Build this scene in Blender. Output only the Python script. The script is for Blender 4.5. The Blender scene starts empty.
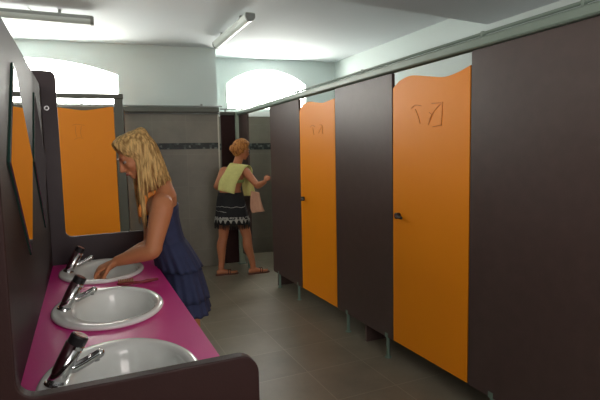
import bpy, bmesh, math, random
from mathutils import Vector, Matrix
random.seed(7)
C = bpy.context.scene.collection
V = Vector
PI = math.pi

# ------------------------------------------------------------------ camera
cam_d = bpy.data.cameras.new('camera')
cam = bpy.data.objects.new('camera', cam_d); C.objects.link(cam)
cam_d.sensor_fit = 'HORIZONTAL'; cam_d.sensor_width = 36.0
cam_d.lens = 483.0 / 600.0 * 36.0
cam_d.clip_start = 0.02
R = Matrix(((0.91178704, 0.05692061, -0.40669944),
            (-0.41015825, 0.07712032, -0.90874785),
            (-0.02036169, 0.99539565, 0.09366376)))
M4 = R.to_4x4(); M4.translation = V((0, 0, 1.43))
cam.matrix_world = M4
bpy.context.scene.camera = cam

# ------------------------------------------------------------------ world, exposure
w = bpy.data.worlds.new('world'); bpy.context.scene.world = w; w.use_nodes = True
w.node_tree.nodes['Background'].inputs[0].default_value = (0.75, 0.85, 1.0, 1)
w.node_tree.nodes['Background'].inputs[1].default_value = 0.6
vs = bpy.context.scene.view_settings
vs.view_transform = 'Standard'; vs.look = 'None'; vs.gamma = 1.0; vs.use_curve_mapping = False
vs.exposure = 0.5
WINDOW_GLOW = 22.0
# added lamps: daylight assumed from an unseen entrance behind the camera, fill at left
def area(name, loc, target, sx, sy, power, col):
    l = bpy.data.lights.new(name, 'AREA'); l.shape = 'RECTANGLE'; l.size = sx; l.size_y = sy
    l.energy = power; l.color = col
    o = bpy.data.objects.new(name, l); C.objects.link(o); o.location = loc
    o.rotation_euler = (V(target) - V(loc)).to_track_quat('-Z', 'Y').to_euler()
    return o
area('entrance_daylight', (0.7, -1.42, 1.65), (0.9, 1.5, 1.75), 1.3, 1.8, 32, (1.0, 0.9, 0.86))
area('side_fill', (-1.55, 2.7, 2.2), (1.8, 3.7, 1.6), 1.3, 0.7, 18, (1.0, 0.93, 0.84))  # added side fill; the left wall has no doorway

# ------------------------------------------------------------------ materials
def nt_new(name):
    m = bpy.data.materials.new(name); m.use_nodes = True
    t = m.node_tree; b = t.nodes['Principled BSDF']
    return m, t, b
def setspec(b, v):
    if 'Specular IOR Level' in b.inputs: b.inputs['Specular IOR Level'].default_value = v
def mat(name, col, rough=0.5, metal=0.0, var=0.12, scale=8.0, bump=0.0, bscale=60.0, spec=0.5, sub=0.0, coat=0.0):
    m, t, b = nt_new(name)
    b.inputs['Roughness'].default_value = rough; b.inputs['Metallic'].default_value = metal
    setspec(b, spec)
    if coat: b.inputs['Coat Weight'].default_value = coat
    if sub:
        b.inputs['Subsurface Weight'].default_value = sub; b.inputs['Subsurface Scale'].default_value = 0.02
    tc = t.nodes.new('ShaderNodeTexCoord')
    n = t.nodes.new('ShaderNodeTexNoise'); n.inputs['Scale'].default_value = scale; n.inputs['Detail'].default_value = 4
    t.links.new(tc.outputs['Object'], n.inputs['Vector'])
    mx = t.nodes.new('ShaderNodeMix'); mx.data_type = 'RGBA'
    mx.inputs[6].default_value = tuple(c * (1 - var) for c in col) + (1,)
    mx.inputs[7].default_value = tuple(min(1, c * (1 + var)) for c in col) + (1,)
    t.links.new(n.outputs['Fac'], mx.inputs[0]); t.links.new(mx.outputs[2], b.inputs['Base Color'])
    if bump:
        n2 = t.nodes.new('ShaderNodeTexNoise'); n2.inputs['Scale'].default_value = bscale
        t.links.new(tc.outputs['Object'], n2.inputs['Vector'])
        bp = t.nodes.new('ShaderNodeBump'); bp.inputs['Strength'].default_value = bump; bp.inputs['Distance'].default_value = 0.002
        t.links.new(n2.outputs['Fac'], bp.inputs['Height']); t.links.new(bp.outputs[0], b.inputs['Normal'])
    return m
def tilemat(name, c1, c2, mortar, size, height, plane='XY', ms=0.006, rough=0.4, off=(0, 0), offset=0.0):
    m, t, b = nt_new(name)
    b.inputs['Roughness'].default_value = rough
    tc = t.nodes.new('ShaderNodeTexCoord'); sp = t.nodes.new('ShaderNodeSeparateXYZ'); cb = t.nodes.new('ShaderNodeCombineXYZ')
    t.links.new(tc.outputs['Object'], sp.inputs[0])
    ad = []
    for k, ax in enumerate(plane):
        a = t.nodes.new('ShaderNodeMath'); a.operation = 'ADD'; a.inputs[1].default_value = off[k] + 40 * (size if k == 0 else height)
        t.links.new(sp.outputs[ax], a.inputs[0]); t.links.new(a.outputs[0], cb.inputs[k])
    br = t.nodes.new('ShaderNodeTexBrick'); br.offset = offset; br.squash = 1.0
    br.inputs['Scale'].default_value = 1.0; br.inputs['Brick Width'].default_value = size; br.inputs['Row Height'].default_value = height
    br.inputs['Mortar Size'].default_value = ms / 2; br.inputs['Mortar Smooth'].default_value = 0.3
    br.inputs['Color1'].default_value = c1 + (1,); br.inputs['Color2'].default_value = c2 + (1,); br.inputs['Mortar'].default_value = mortar + (1,)
    t.links.new(cb.outputs[0], br.inputs['Vector'])
    n = t.nodes.new('ShaderNodeTexNoise'); n.inputs['Scale'].default_value = 2.2; n.inputs['Detail'].default_value = 6; n.inputs['Roughness'].default_value = 0.65
    t.links.new(tc.outputs['Object'], n.inputs['Vector'])
    rr = t.nodes.new('ShaderNodeMapRange'); rr.inputs[1].default_value = 0.3; rr.inputs[2].default_value = 0.7; rr.inputs[3].default_value = 0.82; rr.inputs[4].default_value = 1.16
    t.links.new(n.outputs['Fac'], rr.inputs[0])
    mx = t.nodes.new('ShaderNodeVectorMath'); mx.operation = 'SCALE'
    t.links.new(br.outputs['Color'], mx.inputs[0]); t.links.new(rr.outputs[0], mx.inputs['Scale'])
    t.links.new(mx.outputs[0], b.inputs['Base Color'])
    return m
M = {}
M['plaster'] = mat('painted_plaster', (0.58, 0.655, 0.635), 0.75, var=0.03, scale=3, bump=0.12, bscale=40)
M['ceiling'] = mat('ceiling_paint', (0.71, 0.755, 0.78), 0.8, var=0.03, scale=2, bump=0.1, bscale=30)
M['floor'] = tilemat('floor_tiles', (0.195, 0.168, 0.122), (0.17, 0.147, 0.108), (0.26, 0.227, 0.172), 0.41, 0.41, 'XY', 0.007, 0.42, (-1.28 % 0.41, 0.08))
M['tile'] = tilemat('wall_tiles', (0.20, 0.182, 0.14), (0.178, 0.163, 0.127), (0.235, 0.22, 0.18), 0.41, 0.41, 'XZ', 0.004, 0.42, (0.0, -1.05 % 0.41))
M['tile_y'] = tilemat('side_wall_tiles', (0.20, 0.182, 0.14), (0.178, 0.163, 0.127), (0.235, 0.22, 0.18), 0.41, 0.41, 'YZ', 0.004, 0.42, (0.0, -1.05 % 0.41))
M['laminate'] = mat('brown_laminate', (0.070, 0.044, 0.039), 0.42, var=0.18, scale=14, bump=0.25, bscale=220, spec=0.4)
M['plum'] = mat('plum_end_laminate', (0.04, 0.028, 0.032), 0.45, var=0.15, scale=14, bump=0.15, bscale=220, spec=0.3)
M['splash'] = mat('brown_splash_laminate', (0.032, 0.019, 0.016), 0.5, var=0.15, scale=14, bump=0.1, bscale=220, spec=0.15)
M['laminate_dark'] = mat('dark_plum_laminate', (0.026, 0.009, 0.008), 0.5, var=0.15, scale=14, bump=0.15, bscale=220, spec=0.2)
M['orange'] = mat('orange_laminate', (0.89, 0.28, 0.004), 0.45, var=0.03, scale=3, spec=0.3)
M['rail'] = mat('grey_green_painted_metal', (0.20, 0.265, 0.22), 0.4, var=0.05)
M['olive'] = mat('olive_grey_metal', (0.085, 0.09, 0.07), 0.45, var=0.05)
M['pale_rail'] = mat('pale_green_painted_metal', (0.32, 0.40, 0.32), 0.4, var=0.05)
M['leg_metal'] = mat('green_tinted_steel', (0.2, 0.29, 0.24), 0.35, metal=0.6, var=0.1)
M['trim'] = mat('cream_tile_trim', (0.55, 0.52, 0.42), 0.5, var=0.05)
M['black'] = mat('black_plastic', (0.012, 0.011, 0.012), 0.35, var=0.1)
M['red'] = mat('red_plastic', (0.45, 0.02, 0.02), 0.35, var=0.1)
M['magenta'] = mat('magenta_laminate', (0.68, 0.014, 0.26), 0.36, var=0.04, scale=5, spec=0.35)
M['ceramic'] = mat('white_ceramic', (0.88, 0.91, 0.88), 0.12, var=0.01, coat=0.3)
M['chrome'] = mat('chrome', (0.75, 0.76, 0.77), 0.12, metal=1.0, var=0.02)
M['maroon'] = mat('dark_maroon_grip', (0.035, 0.008, 0.012), 0.3, var=0.2)
M['brownred'] = mat('brown_red_cap', (0.26, 0.07, 0.05), 0.3, var=0.2)
M['mirror'] = mat('mirror_glass', (0.82, 0.84, 0.82), 0.015, metal=1.0, var=0.0)
M['mirror_edge'] = mat('mirror_edge_glass', (0.02, 0.05, 0.04), 0.15, var=0.05)
M['lamp_white'] = mat('white_lamp_housing', (0.62, 0.68, 0.64), 0.4, var=0.03)
M['lamp_grey'] = mat('grey_lamp_housing', (0.32, 0.35, 0.33), 0.4, var=0.03)
M['lamp_end'] = mat('grey_lamp_end', (0.25, 0.27, 0.26), 0.4, var=0.05)
M['frame'] = mat('window_frame_paint', (0.7, 0.72, 0.7), 0.5, var=0.03)
M['skin'] = mat('tanned_skin', (0.56, 0.225, 0.10), 0.6, var=0.09, scale=12, sub=0.12)
M['skin2'] = mat('tanned_skin_deeper', (0.47, 0.175, 0.08), 0.6, var=0.1, scale=12, sub=0.12)
M['lips'] = mat('lip_skin', (0.42, 0.11, 0.09), 0.4, var=0.05)
M['eye'] = mat('eye_white', (0.36, 0.28, 0.23), 0.5, var=0.02)
M['iris'] = mat('dark_iris', (0.03, 0.02, 0.015), 0.5, var=0.1)
M['nail'] = mat('nail', (0.62, 0.32, 0.25), 0.25, var=0.03)
M['navy'] = mat('navy_cotton', (0.03, 0.04, 0.10), 0.85, var=0.2, scale=30, bump=0.4, bscale=400)
M['orange_cloth'] = mat('orange_swim_fabric', (0.8, 0.28, 0.05), 0.7, var=0.08)
M['towel'] = mat('yellow_green_towel', (0.62, 0.60, 0.22), 0.95, var=0.14, scale=40, bump=0.9, bscale=300)
M['towel2'] = mat('yellow_towel_end', (0.58, 0.50, 0.12), 0.95, var=0.15, scale=40, bump=0.9, bscale=300)
M['peach_cloth'] = mat('peach_cloth', (0.62, 0.34, 0.22), 0.9, var=0.1, scale=20)
M['bikini'] = mat('green_swim_fabric', (0.30, 0.38, 0.12), 0.7, var=0.1)
M['sandal'] = mat('brown_leather', (0.10, 0.035, 0.02), 0.5, var=0.15)
M['bristle'] = mat('yellow_brown_bristles', (0.35, 0.22, 0.05), 0.7, var=0.2)
M['brush_red'] = mat('dark_red_brush_plastic', (0.2, 0.008, 0.02), 0.45, var=0.1)
M['pencil'] = mat('pencil_mark', (0.60, 0.165, 0.010), 0.6, var=0.1)
def hairmat(name, c1, c2):
    m, t, b = nt_new(name); b.inputs['Roughness'].default_value = 0.62; setspec(b, 0.25)
    tc = t.nodes.new('ShaderNodeTexCoord'); mp = t.nodes.new('ShaderNodeMapping'); mp.inputs['Scale'].default_value = (60, 60, 7)
    n = t.nodes.new('ShaderNodeTexNoise'); n.inputs['Scale'].default_value = 1.4; n.inputs['Detail'].default_value = 5
    rp = t.nodes.new('ShaderNodeValToRGB'); rp.color_ramp.elements[0].position = 0.36; rp.color_ramp.elements[1].position = 0.62
    rp.color_ramp.elements[0].color = c1 + (1,); rp.color_ramp.elements[1].color = c2 + (1,)
    t.links.new(tc.outputs['Object'], mp.inputs[0]); t.links.new(mp.outputs[0], n.inputs['Vector']); t.links.new(n.outputs['Fac'], rp.inputs[0])
    t.links.new(rp.outputs[0], b.inputs['Base Color'])
    return m
M['blonde'] = hairmat('blonde_hair', (0.34, 0.19, 0.065), (0.84, 0.57, 0.23))
M['ginger'] = hairmat('ginger_blond_hair', (0.22, 0.075, 0.02), (0.60, 0.27, 0.07))
def mosaicmat():
    m, t, b = nt_new('dark_mosaic'); b.inputs['Roughness'].default_value = 0.5
    tc = t.nodes.new('ShaderNodeTexCoord')
    v = t.nodes.new('ShaderNodeTexVoronoi'); v.inputs['Scale'].default_value = 34; v.inputs['Randomness'].default_value = 0.45
    t.links.new(tc.outputs['Object'], v.inputs['Vector'])
    sp = t.nodes.new('ShaderNodeSeparateColor'); t.links.new(v.outputs['Color'], sp.inputs[0])
    rp = t.nodes.new('ShaderNodeValToRGB'); e = rp.color_ramp.elements
    e[0].position = 0.0; e[0].color = (0.008, 0.012, 0.011, 1); e[1].position = 1.0; e[1].color = (0.13, 0.15, 0.13, 1)
    k = e.new(0.72); k.color = (0.018, 0.028, 0.025, 1)
    t.links.new(sp.outputs[0], rp.inputs[0]); t.links.new(rp.outputs[0], b.inputs['Base Color'])
    return m
M['mosaic'] = mosaicmat()
def panemat():   # frosted pane lit by bright daylight, faint foliage low down
    m, t, b = nt_new('daylit_frosted_pane')
    tc = t.nodes.new('ShaderNodeTexCoord'); n = t.nodes.new('ShaderNodeTexNoise'); n.inputs['Scale'].default_value = 14; n.inputs['Detail'].default_value = 6
    t.links.new(tc.outputs['Object'], n.inputs['Vector'])
    sp = t.nodes.new('ShaderNodeSeparateXYZ'); t.links.new(tc.outputs['Object'], sp.inputs[0])
    mr = t.nodes.new('ShaderNodeMapRange'); mr.inputs[1].default_value = 2.24; mr.inputs[2].default_value = 2.14; mr.inputs[3].default_value = 0.0; mr.inputs[4].default_value = 1.0
    t.links.new(sp.outputs['Z'], mr.inputs[0])
    r2 = t.nodes.new('ShaderNodeMapRange'); r2.inputs[1].default_value = 0.40; r2.inputs[2].default_value = 0.6
    t.links.new(n.outputs['Fac'], r2.inputs[0])
    mu = t.nodes.new('ShaderNodeMath'); mu.operation = 'MULTIPLY'; t.links.new(mr.outputs[0], mu.inputs[0]); t.links.new(r2.outputs[0], mu.inputs[1])
    mx = t.nodes.new('ShaderNodeMix'); mx.data_type = 'RGBA'
    mx.inputs[6].default_value = (1.0, 0.97, 0.9, 1); mx.inputs[7].default_value = (0.06, 0.105, 0.075, 1)
    t.links.new(mu.outputs[0], mx.inputs[0])
    b.inputs['Base Color'].default_value = (0.8, 0.8, 0.8, 1)
    t.links.new(mx.outputs[2], b.inputs['Emission Color']); b.inputs['Emission Strength'].default_value = WINDOW_GLOW
    return m
M['pane'] = panemat()
def skirtmat():
    m, t, b = nt_new('black_printed_cotton'); b.inputs['Roughness'].default_value = 0.85
    tc = t.nodes.new('ShaderNodeTexCoord'); sp = t.nodes.new('ShaderNodeSeparateXYZ'); t.links.new(tc.outputs['Object'], sp.inputs[0])
    def rng(z0, z1):
        a = t.nodes.new('ShaderNodeMath'); a.operation = 'GREATER_THAN'; a.inputs[1].default_value = z0
        c = t.nodes.new('ShaderNodeMath'); c.operation = 'LESS_THAN'; c.inputs[1].default_value = z1
        t.links.new(sp.outputs['Z'], a.inputs[0]); t.links.new(sp.outputs['Z'], c.inputs[0])
        mu = t.nodes.new('ShaderNodeMath'); mu.operation = 'MULTIPLY'; t.links.new(a.outputs[0], mu.inputs[0]); t.links.new(c.outputs[0], mu.inputs[1]); return mu
    n = t.nodes.new('ShaderNodeTexNoise'); n.inputs['Scale'].default_value = 38; t.links.new(tc.outputs['Object'], n.inputs['Vector'])
    g = t.nodes.new('ShaderNodeMath'); g.operation = 'GREATER_THAN'; g.inputs[1].default_value = 0.47; t.links.new(n.outputs['Fac'], g.inputs[0])
    wv = t.nodes.new('ShaderNodeTexWave'); wv.wave_type = 'RINGS'; wv.inputs['Scale'].default_value = 5; wv.inputs['Distortion'].default_value = 8; t.links.new(tc.outputs['Object'], wv.inputs['Vector'])
    g2 = t.nodes.new('ShaderNodeMath'); g2.operation = 'GREATER_THAN'; g2.inputs[1].default_value = 0.975; t.links.new(wv.outputs['Fac'], g2.inputs[0])
    b1 = rng(0.695, 0.725); b2 = rng(0.78, 0.86)
    m1 = t.nodes.new('ShaderNodeMath'); m1.operation = 'MULTIPLY'; t.links.new(b1.outputs[0], m1.inputs[0]); t.links.new(g.outputs[0], m1.inputs[1])
    m2 = t.nodes.new('ShaderNodeMath'); m2.operation = 'MULTIPLY'; t.links.new(b2.outputs[0], m2.inputs[0]); t.links.new(g2.outputs[0], m2.inputs[1])
    ad = t.nodes.new('ShaderNodeMath'); ad.operation = 'MAXIMUM'; t.links.new(m1.outputs[0], ad.inputs[0]); t.links.new(m2.outputs[0], ad.inputs[1])
    mx = t.nodes.new('ShaderNodeMix'); mx.data_type = 'RGBA'; mx.inputs[6].default_value = (0.008, 0.008, 0.01, 1); mx.inputs[7].default_value = (0.33, 0.33, 0.3, 1)
    t.links.new(ad.outputs[0], mx.inputs[0]); t.links.new(mx.outputs[2], b.inputs['Base Color'])
    return m
M['skirt'] = skirtmat()
M['skirt_white'] = mat('white_print', (0.33, 0.33, 0.29), 0.85, var=0.1)

# ------------------------------------------------------------------ mesh helpers
def wloc(o):
    l = V((0, 0, 0))
    while o is not None: l += o.location; o = o.parent
    return l
def link_mesh(name, bm, m, parent=None, label=None, smooth=False, base=None, bevel=0.0):
    bmesh.ops.recalc_face_normals(bm, faces=bm.faces)
    if parent is not None: off = wloc(parent)
    elif base is not None: off = V(base)
    else:
        xs = [v.co.x for v in bm.verts]; ys = [v.co.y for v in bm.verts]; zs = [v.co.z for v in bm.verts]
        off = V(((min(xs) + max(xs)) / 2, (min(ys) + max(ys)) / 2, min(zs)))
    bmesh.ops.translate(bm, verts=bm.verts, vec=-off)
    me = bpy.data.meshes.new(name); bm.to_mesh(me); bm.free()
    me.materials.append(M[m] if isinstance(m, str) else m)
    if smooth:
        for p in me.polygons: p.use_smooth = True
    o = bpy.data.objects.new(name, me); C.objects.link(o)
    if parent is not None: o.parent = parent
    else: o.location = off
    if label: o['label'] = label
    if bevel:
        b = o.modifiers.new('bevel', 'BEVEL'); b.width = bevel; b.segments = 2; b.limit_method = 'ANGLE'; b.angle_limit = 0.6
    return o
def thing(name, label, cat, loc, group=None):
    o = bpy.data.objects.new(name, None); C.objects.link(o); o.location = loc; o.empty_display_size = 0.05
    o['label'] = label; o['category'] = cat
    if group: o['group'] = group
    return o
def tag(o, label, cat, group=None):
    o['label'] = label; o['category'] = cat
    if group: o['group'] = group
    return o
def struct(o): o['kind'] = 'structure'; return o
def dup(src, delta, label=None, group=None):
    def cp(o, par):
        c = o.copy(); C.objects.link(c)
        if par is not None: c.parent = par
        for ch in list(o.children):
            if ch is not c: cp(ch, c)
        return c
    r = cp(src, None); r.location = src.location + V(delta)
    if label: r['label'] = label
    if group: r['group'] = group
    return r
def box(bm, x0, x1, y0, y1, z0, z1):
    vs_ = [bm.verts.new(p) for p in ((x0, y0, z0), (x1, y0, z0), (x1, y1, z0), (x0, y1, z0), (x0, y0, z1), (x1, y0, z1), (x1, y1, z1), (x0, y1, z1))]
    for f in ((0, 3, 2, 1), (4, 5, 6, 7), (0, 1, 5, 4), (1, 2, 6, 5), (2, 3, 7, 6), (3, 0, 4, 7)): bm.faces.new([vs_[i] for i in f])
    return bm
def mkbox(*a): return box(bmesh.new(), *a)
def loft(bm, rings, cap=True, closed=True):
    vr = [[bm.verts.new(p) for p in r] for r in rings]
    n = len(vr[0])
    for a, b in zip(vr[:-1], vr[1:]):
        for i in range(n if closed else n - 1):
            j = (i + 1) % n
            bm.faces.new((a[i], a[j], b[j], b[i]))
    if cap and closed: bm.faces.new(vr[0][::-1]); bm.faces.new(vr[-1])
    return vr
def catmull(pts, n):
    pts = [V(p) for p in pts]; P_ = [pts[0] * 2 - pts[1]] + pts + [pts[-1] * 2 - pts[-2]]
    out = []
    for i in range(1, len(P_) - 2):
        for k in range(n):
            t = k / n; a, b, c, d = P_[i - 1], P_[i], P_[i + 1], P_[i + 2]
            out.append(0.5 * ((2 * b) + (c - a) * t + (2 * a - 5 * b + 4 * c - d) * t * t + (3 * b - a - 3 * c + d) * t ** 3))
    out.append(pts[-1]); return out
def catf(vals, n): return [v.x for v in catmull([(x, 0, 0) for x in vals], n)]
def tube(bm, pts, rad, seg=12, sm=0, flat=1.0, upv=None, round_ends=False):
    if not isinstance(rad, (list, tuple)): rad = [rad] * len(pts)
    if sm: rad = catf(rad, sm); pts = catmull(pts, sm)
    pts = [V(p) for p in pts]; rings = []
    prev = None
    for i, p in enumerate(pts):
        d = (pts[min(i + 1, len(pts) - 1)] - pts[max(i - 1, 0)]).normalized()
        if prev is None:
            ref = V(upv) if upv is not None else (V((0, 0, 1)) if abs(d.z) < 0.9 else V((0, 1, 0)))
            a = (ref - d * ref.dot(d)).normalized()
        else: a = (prev - d * prev.dot(d)).normalized()
        prev = a; b = d.cross(a)
        rings.append((p, d, a, b, rad[i]))
    out = []
    def ring(c, a, b, r): return [c + a * (math.cos(2 * PI * k / seg) * r) + b * (math.sin(2 * PI * k / seg) * r * flat) for k in range(seg)]
    if round_ends:
        p, d, a, b, r = rings[0]
        for t in (0.15, 0.5, 0.85): ang = t * PI / 2; out.append(ring(p - d * (r * math.cos(ang)), a, b, r * math.sin(ang)))
    for p, d, a, b, r in rings: out.append(ring(p, a, b, r))
    if round_ends:
        p, d, a, b, r = rings[-1]
        for t in (0.85, 0.5, 0.15): ang = t * PI / 2; out.append(ring(p + d * (r * math.cos(ang)), a, b, r * math.sin(ang)))
    loft(bm, out); return bm
def mktube(*a, **k): return tube(bmesh.new(), *a, **k)
def ell(bm, c, ax, ay, az, r, seg=20):
    """ellipsoid with axis vectors ax, ay, az (unit) and radii r"""
    mtx = Matrix((V(ax) * r[0], V(ay) * r[1], V(az) * r[2])).transposed().to_4x4(); mtx.translation = V(c)
    bmesh.ops.create_uvsphere(bm, u_segments=seg, v_segments=seg // 2 + 2, radius=1.0, matrix=mtx)
    return bm
def slab(outline, axis, a, b):
    """outline of 2D points extruded along axis ('Y' -> points are (x,z); 'X' -> (y,z)) between a and b"""
    bm = bmesh.new()
    def P(p, t): return (p[0], t, p[1]) if axis == 'Y' else ((t, p[0], p[1]) if axis == 'X' else (p[0], p[1], t))
    A = [bm.verts.new(P(p, a)) for p in outline]; B = [bm.verts.new(P(p, b)) for p in outline]
    bm.faces.new(A); bm.faces.new(B[::-1]); n = len(outline)
    for i in range(n): j = (i + 1) % n; bm.faces.new((A[i], B[i], B[j], A[j]))
    return bm
def arc(cx, cy, r, a0, a1, n=8): return [(cx + r * math.cos(math.radians(a0 + (a1 - a0) * i / n)), cy + r * math.sin(math.radians(a0 + (a1 - a0) * i / n))) for i in range(n + 1)]

# ------------------------------------------------------------------ room shell
XR, XL, YF, CEIL = 3.55, -1.65, -1.5, 2.80
A = math.radians(-6.5); CX, CY = 1.63, 6.18      # corner of the projecting back wall; back walls run slightly askew
floor = struct(link_mesh('floor', mkbox(XL, XR + 0.2, YF, 7.4, -0.1, 0), 'floor', base=(0, 0, 0)))
struct(link_mesh('ceiling', mkbox(XL, XR + 0.2, YF, 7.4, CEIL, CEIL + 0.1), 'ceiling', base=(0, 0, 0)))
bm = slab([(XL, YF), (XR, YF), (XR, 3.53), (1.88, 3.39), (XL, 3.18)], 'Z', 2.61, CEIL - 0.001)
struct(link_mesh('trim_1', bm, 'ceiling', base=(0, 0, 0), label='lower flat ceiling section over the near end of the room'))
struct(link_mesh('wall_right', mkbox(XR, XR + 0.15, YF, 7.2, 0, CEIL), 'plaster', base=(0, 0, 0)))
struct(link_mesh('wall_left', mkbox(XL - 0.15, XL, YF, 7.2, 0, CEIL), 'plaster', base=(0, 0, 0)))
struct(link_mesh('wall_front', mkbox(XL, XR, YF - 0.15, YF, 0, CEIL), 'plaster', base=(0, 0, 0)))
wr = link_mesh('trim_2', mkbox(XR - 0.02, XR, YF, 6.5, 0, 2.0), 'tile_y', base=(0, 0, 0), label='taupe wall tiling'); struct(wr)

def arch_wall(x0, x1, z1, ox0, ox1, sill, spring, apex, y0, y1):
    """wall in the plane y0..y1 with one segmental arched opening"""
    n = 24; oc = (ox0 + ox1) / 2; hw = (ox1 - ox0) / 2; rise = apex - spring; rad = (hw * hw + rise * rise) / (2 * rise)
    def zt(x): return apex - rad + math.sqrt(max(0, rad * rad - (x - oc) ** 2))
    xs = [ox0 + (ox1 - ox0) * i / n for i in range(n + 1)]
    bm = bmesh.new()
    def q(pts): bm.faces.new([bm.verts.new(p) for p in pts])
    for y in (y0, y1):
        q([(x0, y, 0), (ox0, y, 0), (ox0, y, z1), (x0, y, z1)]); q([(ox1, y, 0), (x1, y, 0), (x1, y, z1), (ox1, y, z1)])
        q([(ox0, y, 0), (ox1, y, 0), (ox1, y, sill), (ox0, y, sill)])
        for a, b in zip(xs[:-1], xs[1:]): q([(a, y, zt(a)), (b, y, zt(b)), (b, y, z1), (a, y, z1)])
    for a, b in zip(xs[:-1], xs[1:]): q([(a, y0, zt(a)), (b, y0, zt(b)), (b, y1, zt(b)), (a, y1, zt(a))])
    q([(ox0, y0, sill), (ox1, y0, sill), (ox1, y1, sill), (ox0, y1, sill)])
    for x, a, b in ((ox0, sill, zt(ox0)), (ox1, sill, zt(ox1)), (x0, 0, z1), (x1, 0, z1)): q([(x, y0, a), (x, y1, a), (x, y1, b), (x, y0, b)])
    q([(x0, y0, z1), (x1, y0, z1), (x1, y1, z1), (x0, y1, z1)]); q([(x0, y0, 0), (x1, y0, 0), (x1, y1, 0), (x0, y1, 0)])
    bmesh.ops.remove_doubles(bm, verts=bm.verts, dist=1e-5)
    outline = [(ox0, sill), (ox1, sill)] + [(x, zt(x)) for x in xs[::-1]]
    return bm, outline
def back(o): o.location = (CX, CY, 0); o.rotation_euler = (0, 0, A); return o
def window(name, outline, y, glow_y, bars):
    def inset(o, d):
        cx = sum(p[0] for p in o) / len(o); zc = (min(p[1] for p in o) + max(p[1] for p in o)) / 2
        hx = max(abs(p[0] - cx) for p in o); hz = max(abs(p[1] - zc) for p in o)
        return [(cx + (p[0] - cx) * (hx - d) / hx, zc + (p[1] - zc) * (hz - d) / hz) for p in o]
    ins = inset(outline, 0.015); fr = bmesh.new()
    for yy in (y, y + 0.04):
        a = [fr.verts.new((p[0], yy, p[1])) for p in outline]; b = [fr.verts.new((p[0], yy, p[1])) for p in ins]
        n = len(a)
        for i in range(n): j = (i + 1) % n; fr.faces.new((a[i], a[j], b[j], b[i]))
    fr.verts.ensure_lookup_table(); n = len(outline)
    for s in (0, n):
        for i in range(n): j = (i + 1) % n; fr.faces.new((fr.verts[s + i], fr.verts[s + j], fr.verts[2 * n + s + j], fr.verts[2 * n + s + i]))
    f = back(struct(link_mesh(name, fr, 'frame', base=(0, 0, 0))))
    g = link_mesh('pane', slab(outline, 'Y', glow_y, glow_y + 0.006), 'pane', base=(0, 0, 0)); g.parent = f
    return f
# projecting left back wall with window 1
bm, ol1 = arch_wall(-3.4, 0.0, CEIL, -3.08, -1.185, 2.085, 2.43, 2.60, 0.0, 0.25)
back(struct(link_mesh('wall_back', bm, 'plaster', base=(0, 0, 0))))
window('window_1', ol1, 0.13, 0.15, 0)
back(struct(link_mesh('trim_3', mkbox(-3.4, -0.004, -0.02, -0.0005, 0, 2.03), 'tile', base=(0, 0, 0), label='taupe wall tiling')))
back(struct(link_mesh('trim_4', mkbox(-3.4, -0.012, -0.026, -0.0205, 1.527, 1.605), 'mosaic', base=(0, 0, 0), label='dark mosaic border')))
back(struct(link_mesh('trim_5', mkbox(-0.012, 0.006, -0.028, 0.0, 0, 2.03), 'trim', base=(0, 0, 0), label='cream corner strip of the tiling')))
# return wall and recessed wall with window 2
back(struct(link_mesh('wall_return', mkbox(-0.25, 0.0, 0.2505, 0.58, 0, CEIL), 'plaster', base=(0, 0, 0))))
bm, ol2 = arch_wall(-0.25, 2.2, CEIL, 0.225, 1.395, 2.095, 2.45, 2.655, 0.58, 0.83)
back(struct(link_mesh('wall_recess', bm, 'plaster', base=(0, 0, 0))))
window('window_2', ol2, 0.71, 0.73, 0)
back(struct(link_mesh('trim_6', mkbox(0.0, 1.93, 0.56, 0.5795, 0, 1.985), 'tile', base=(0, 0, 0), label='taupe wall tiling')))
back(struct(link_mesh('trim_7', mkbox(0.0, 1.93, 0.553, 0.5595, 1.515, 1.605), 'mosaic', base=(0, 0, 0), label='dark mosaic border')))
back(struct(link_mesh('trim_8', mkbox(0.0, 1.93, 0.545, 0.5795, 1.986, 2.055), 'frame', base=(0, 0, 0), label='pale ledge above the tiling')))

# ------------------------------------------------------------------ pipe casing along the tiled back wall
t = thing('wall_pipe', 'grey-green pipe casing along the tiled back wall behind the blonde person', 'pipe', (CX - 1.5, CY + 0.13, 1.985))
def bk(x, y, z): c, s = math.cos(A), math.sin(A); return (CX + x * c - y * s, CY + x * s + y * c, z)
def bkbox(x0, x1, y0, y1, z0, z1):
    b = mkbox(x0, x1, y0, y1, z0, z1)
    for v in b.verts: v.co = V(bk(*v.co))
    return b
link_mesh('casing', bkbox(-3.35, 0.01, -0.075, -0.0295, 1.985, 2.05), 'olive', t, bevel=0.008)
link_mesh('thin_pipe', mktube([bk(-3.35, -0.05, 2.062), bk(0.05, -0.05, 2.062)], 0.009), 'lamp_end', t, smooth=True)
link_mesh('lower_shadow_line', mktube([bk(-3.35, -0.04, 1.972), bk(0.05, -0.04, 1.972)], 0.0085), 'lamp_end', t, smooth=True)  # dark rod standing in for the shadow line under the casing
for x in (-0.21, -1.6): link_mesh('clip', bkbox(x - 0.012, x + 0.012, -0.065, -0.03, 2.0505, 2.09), 'lamp_end', t)

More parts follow.
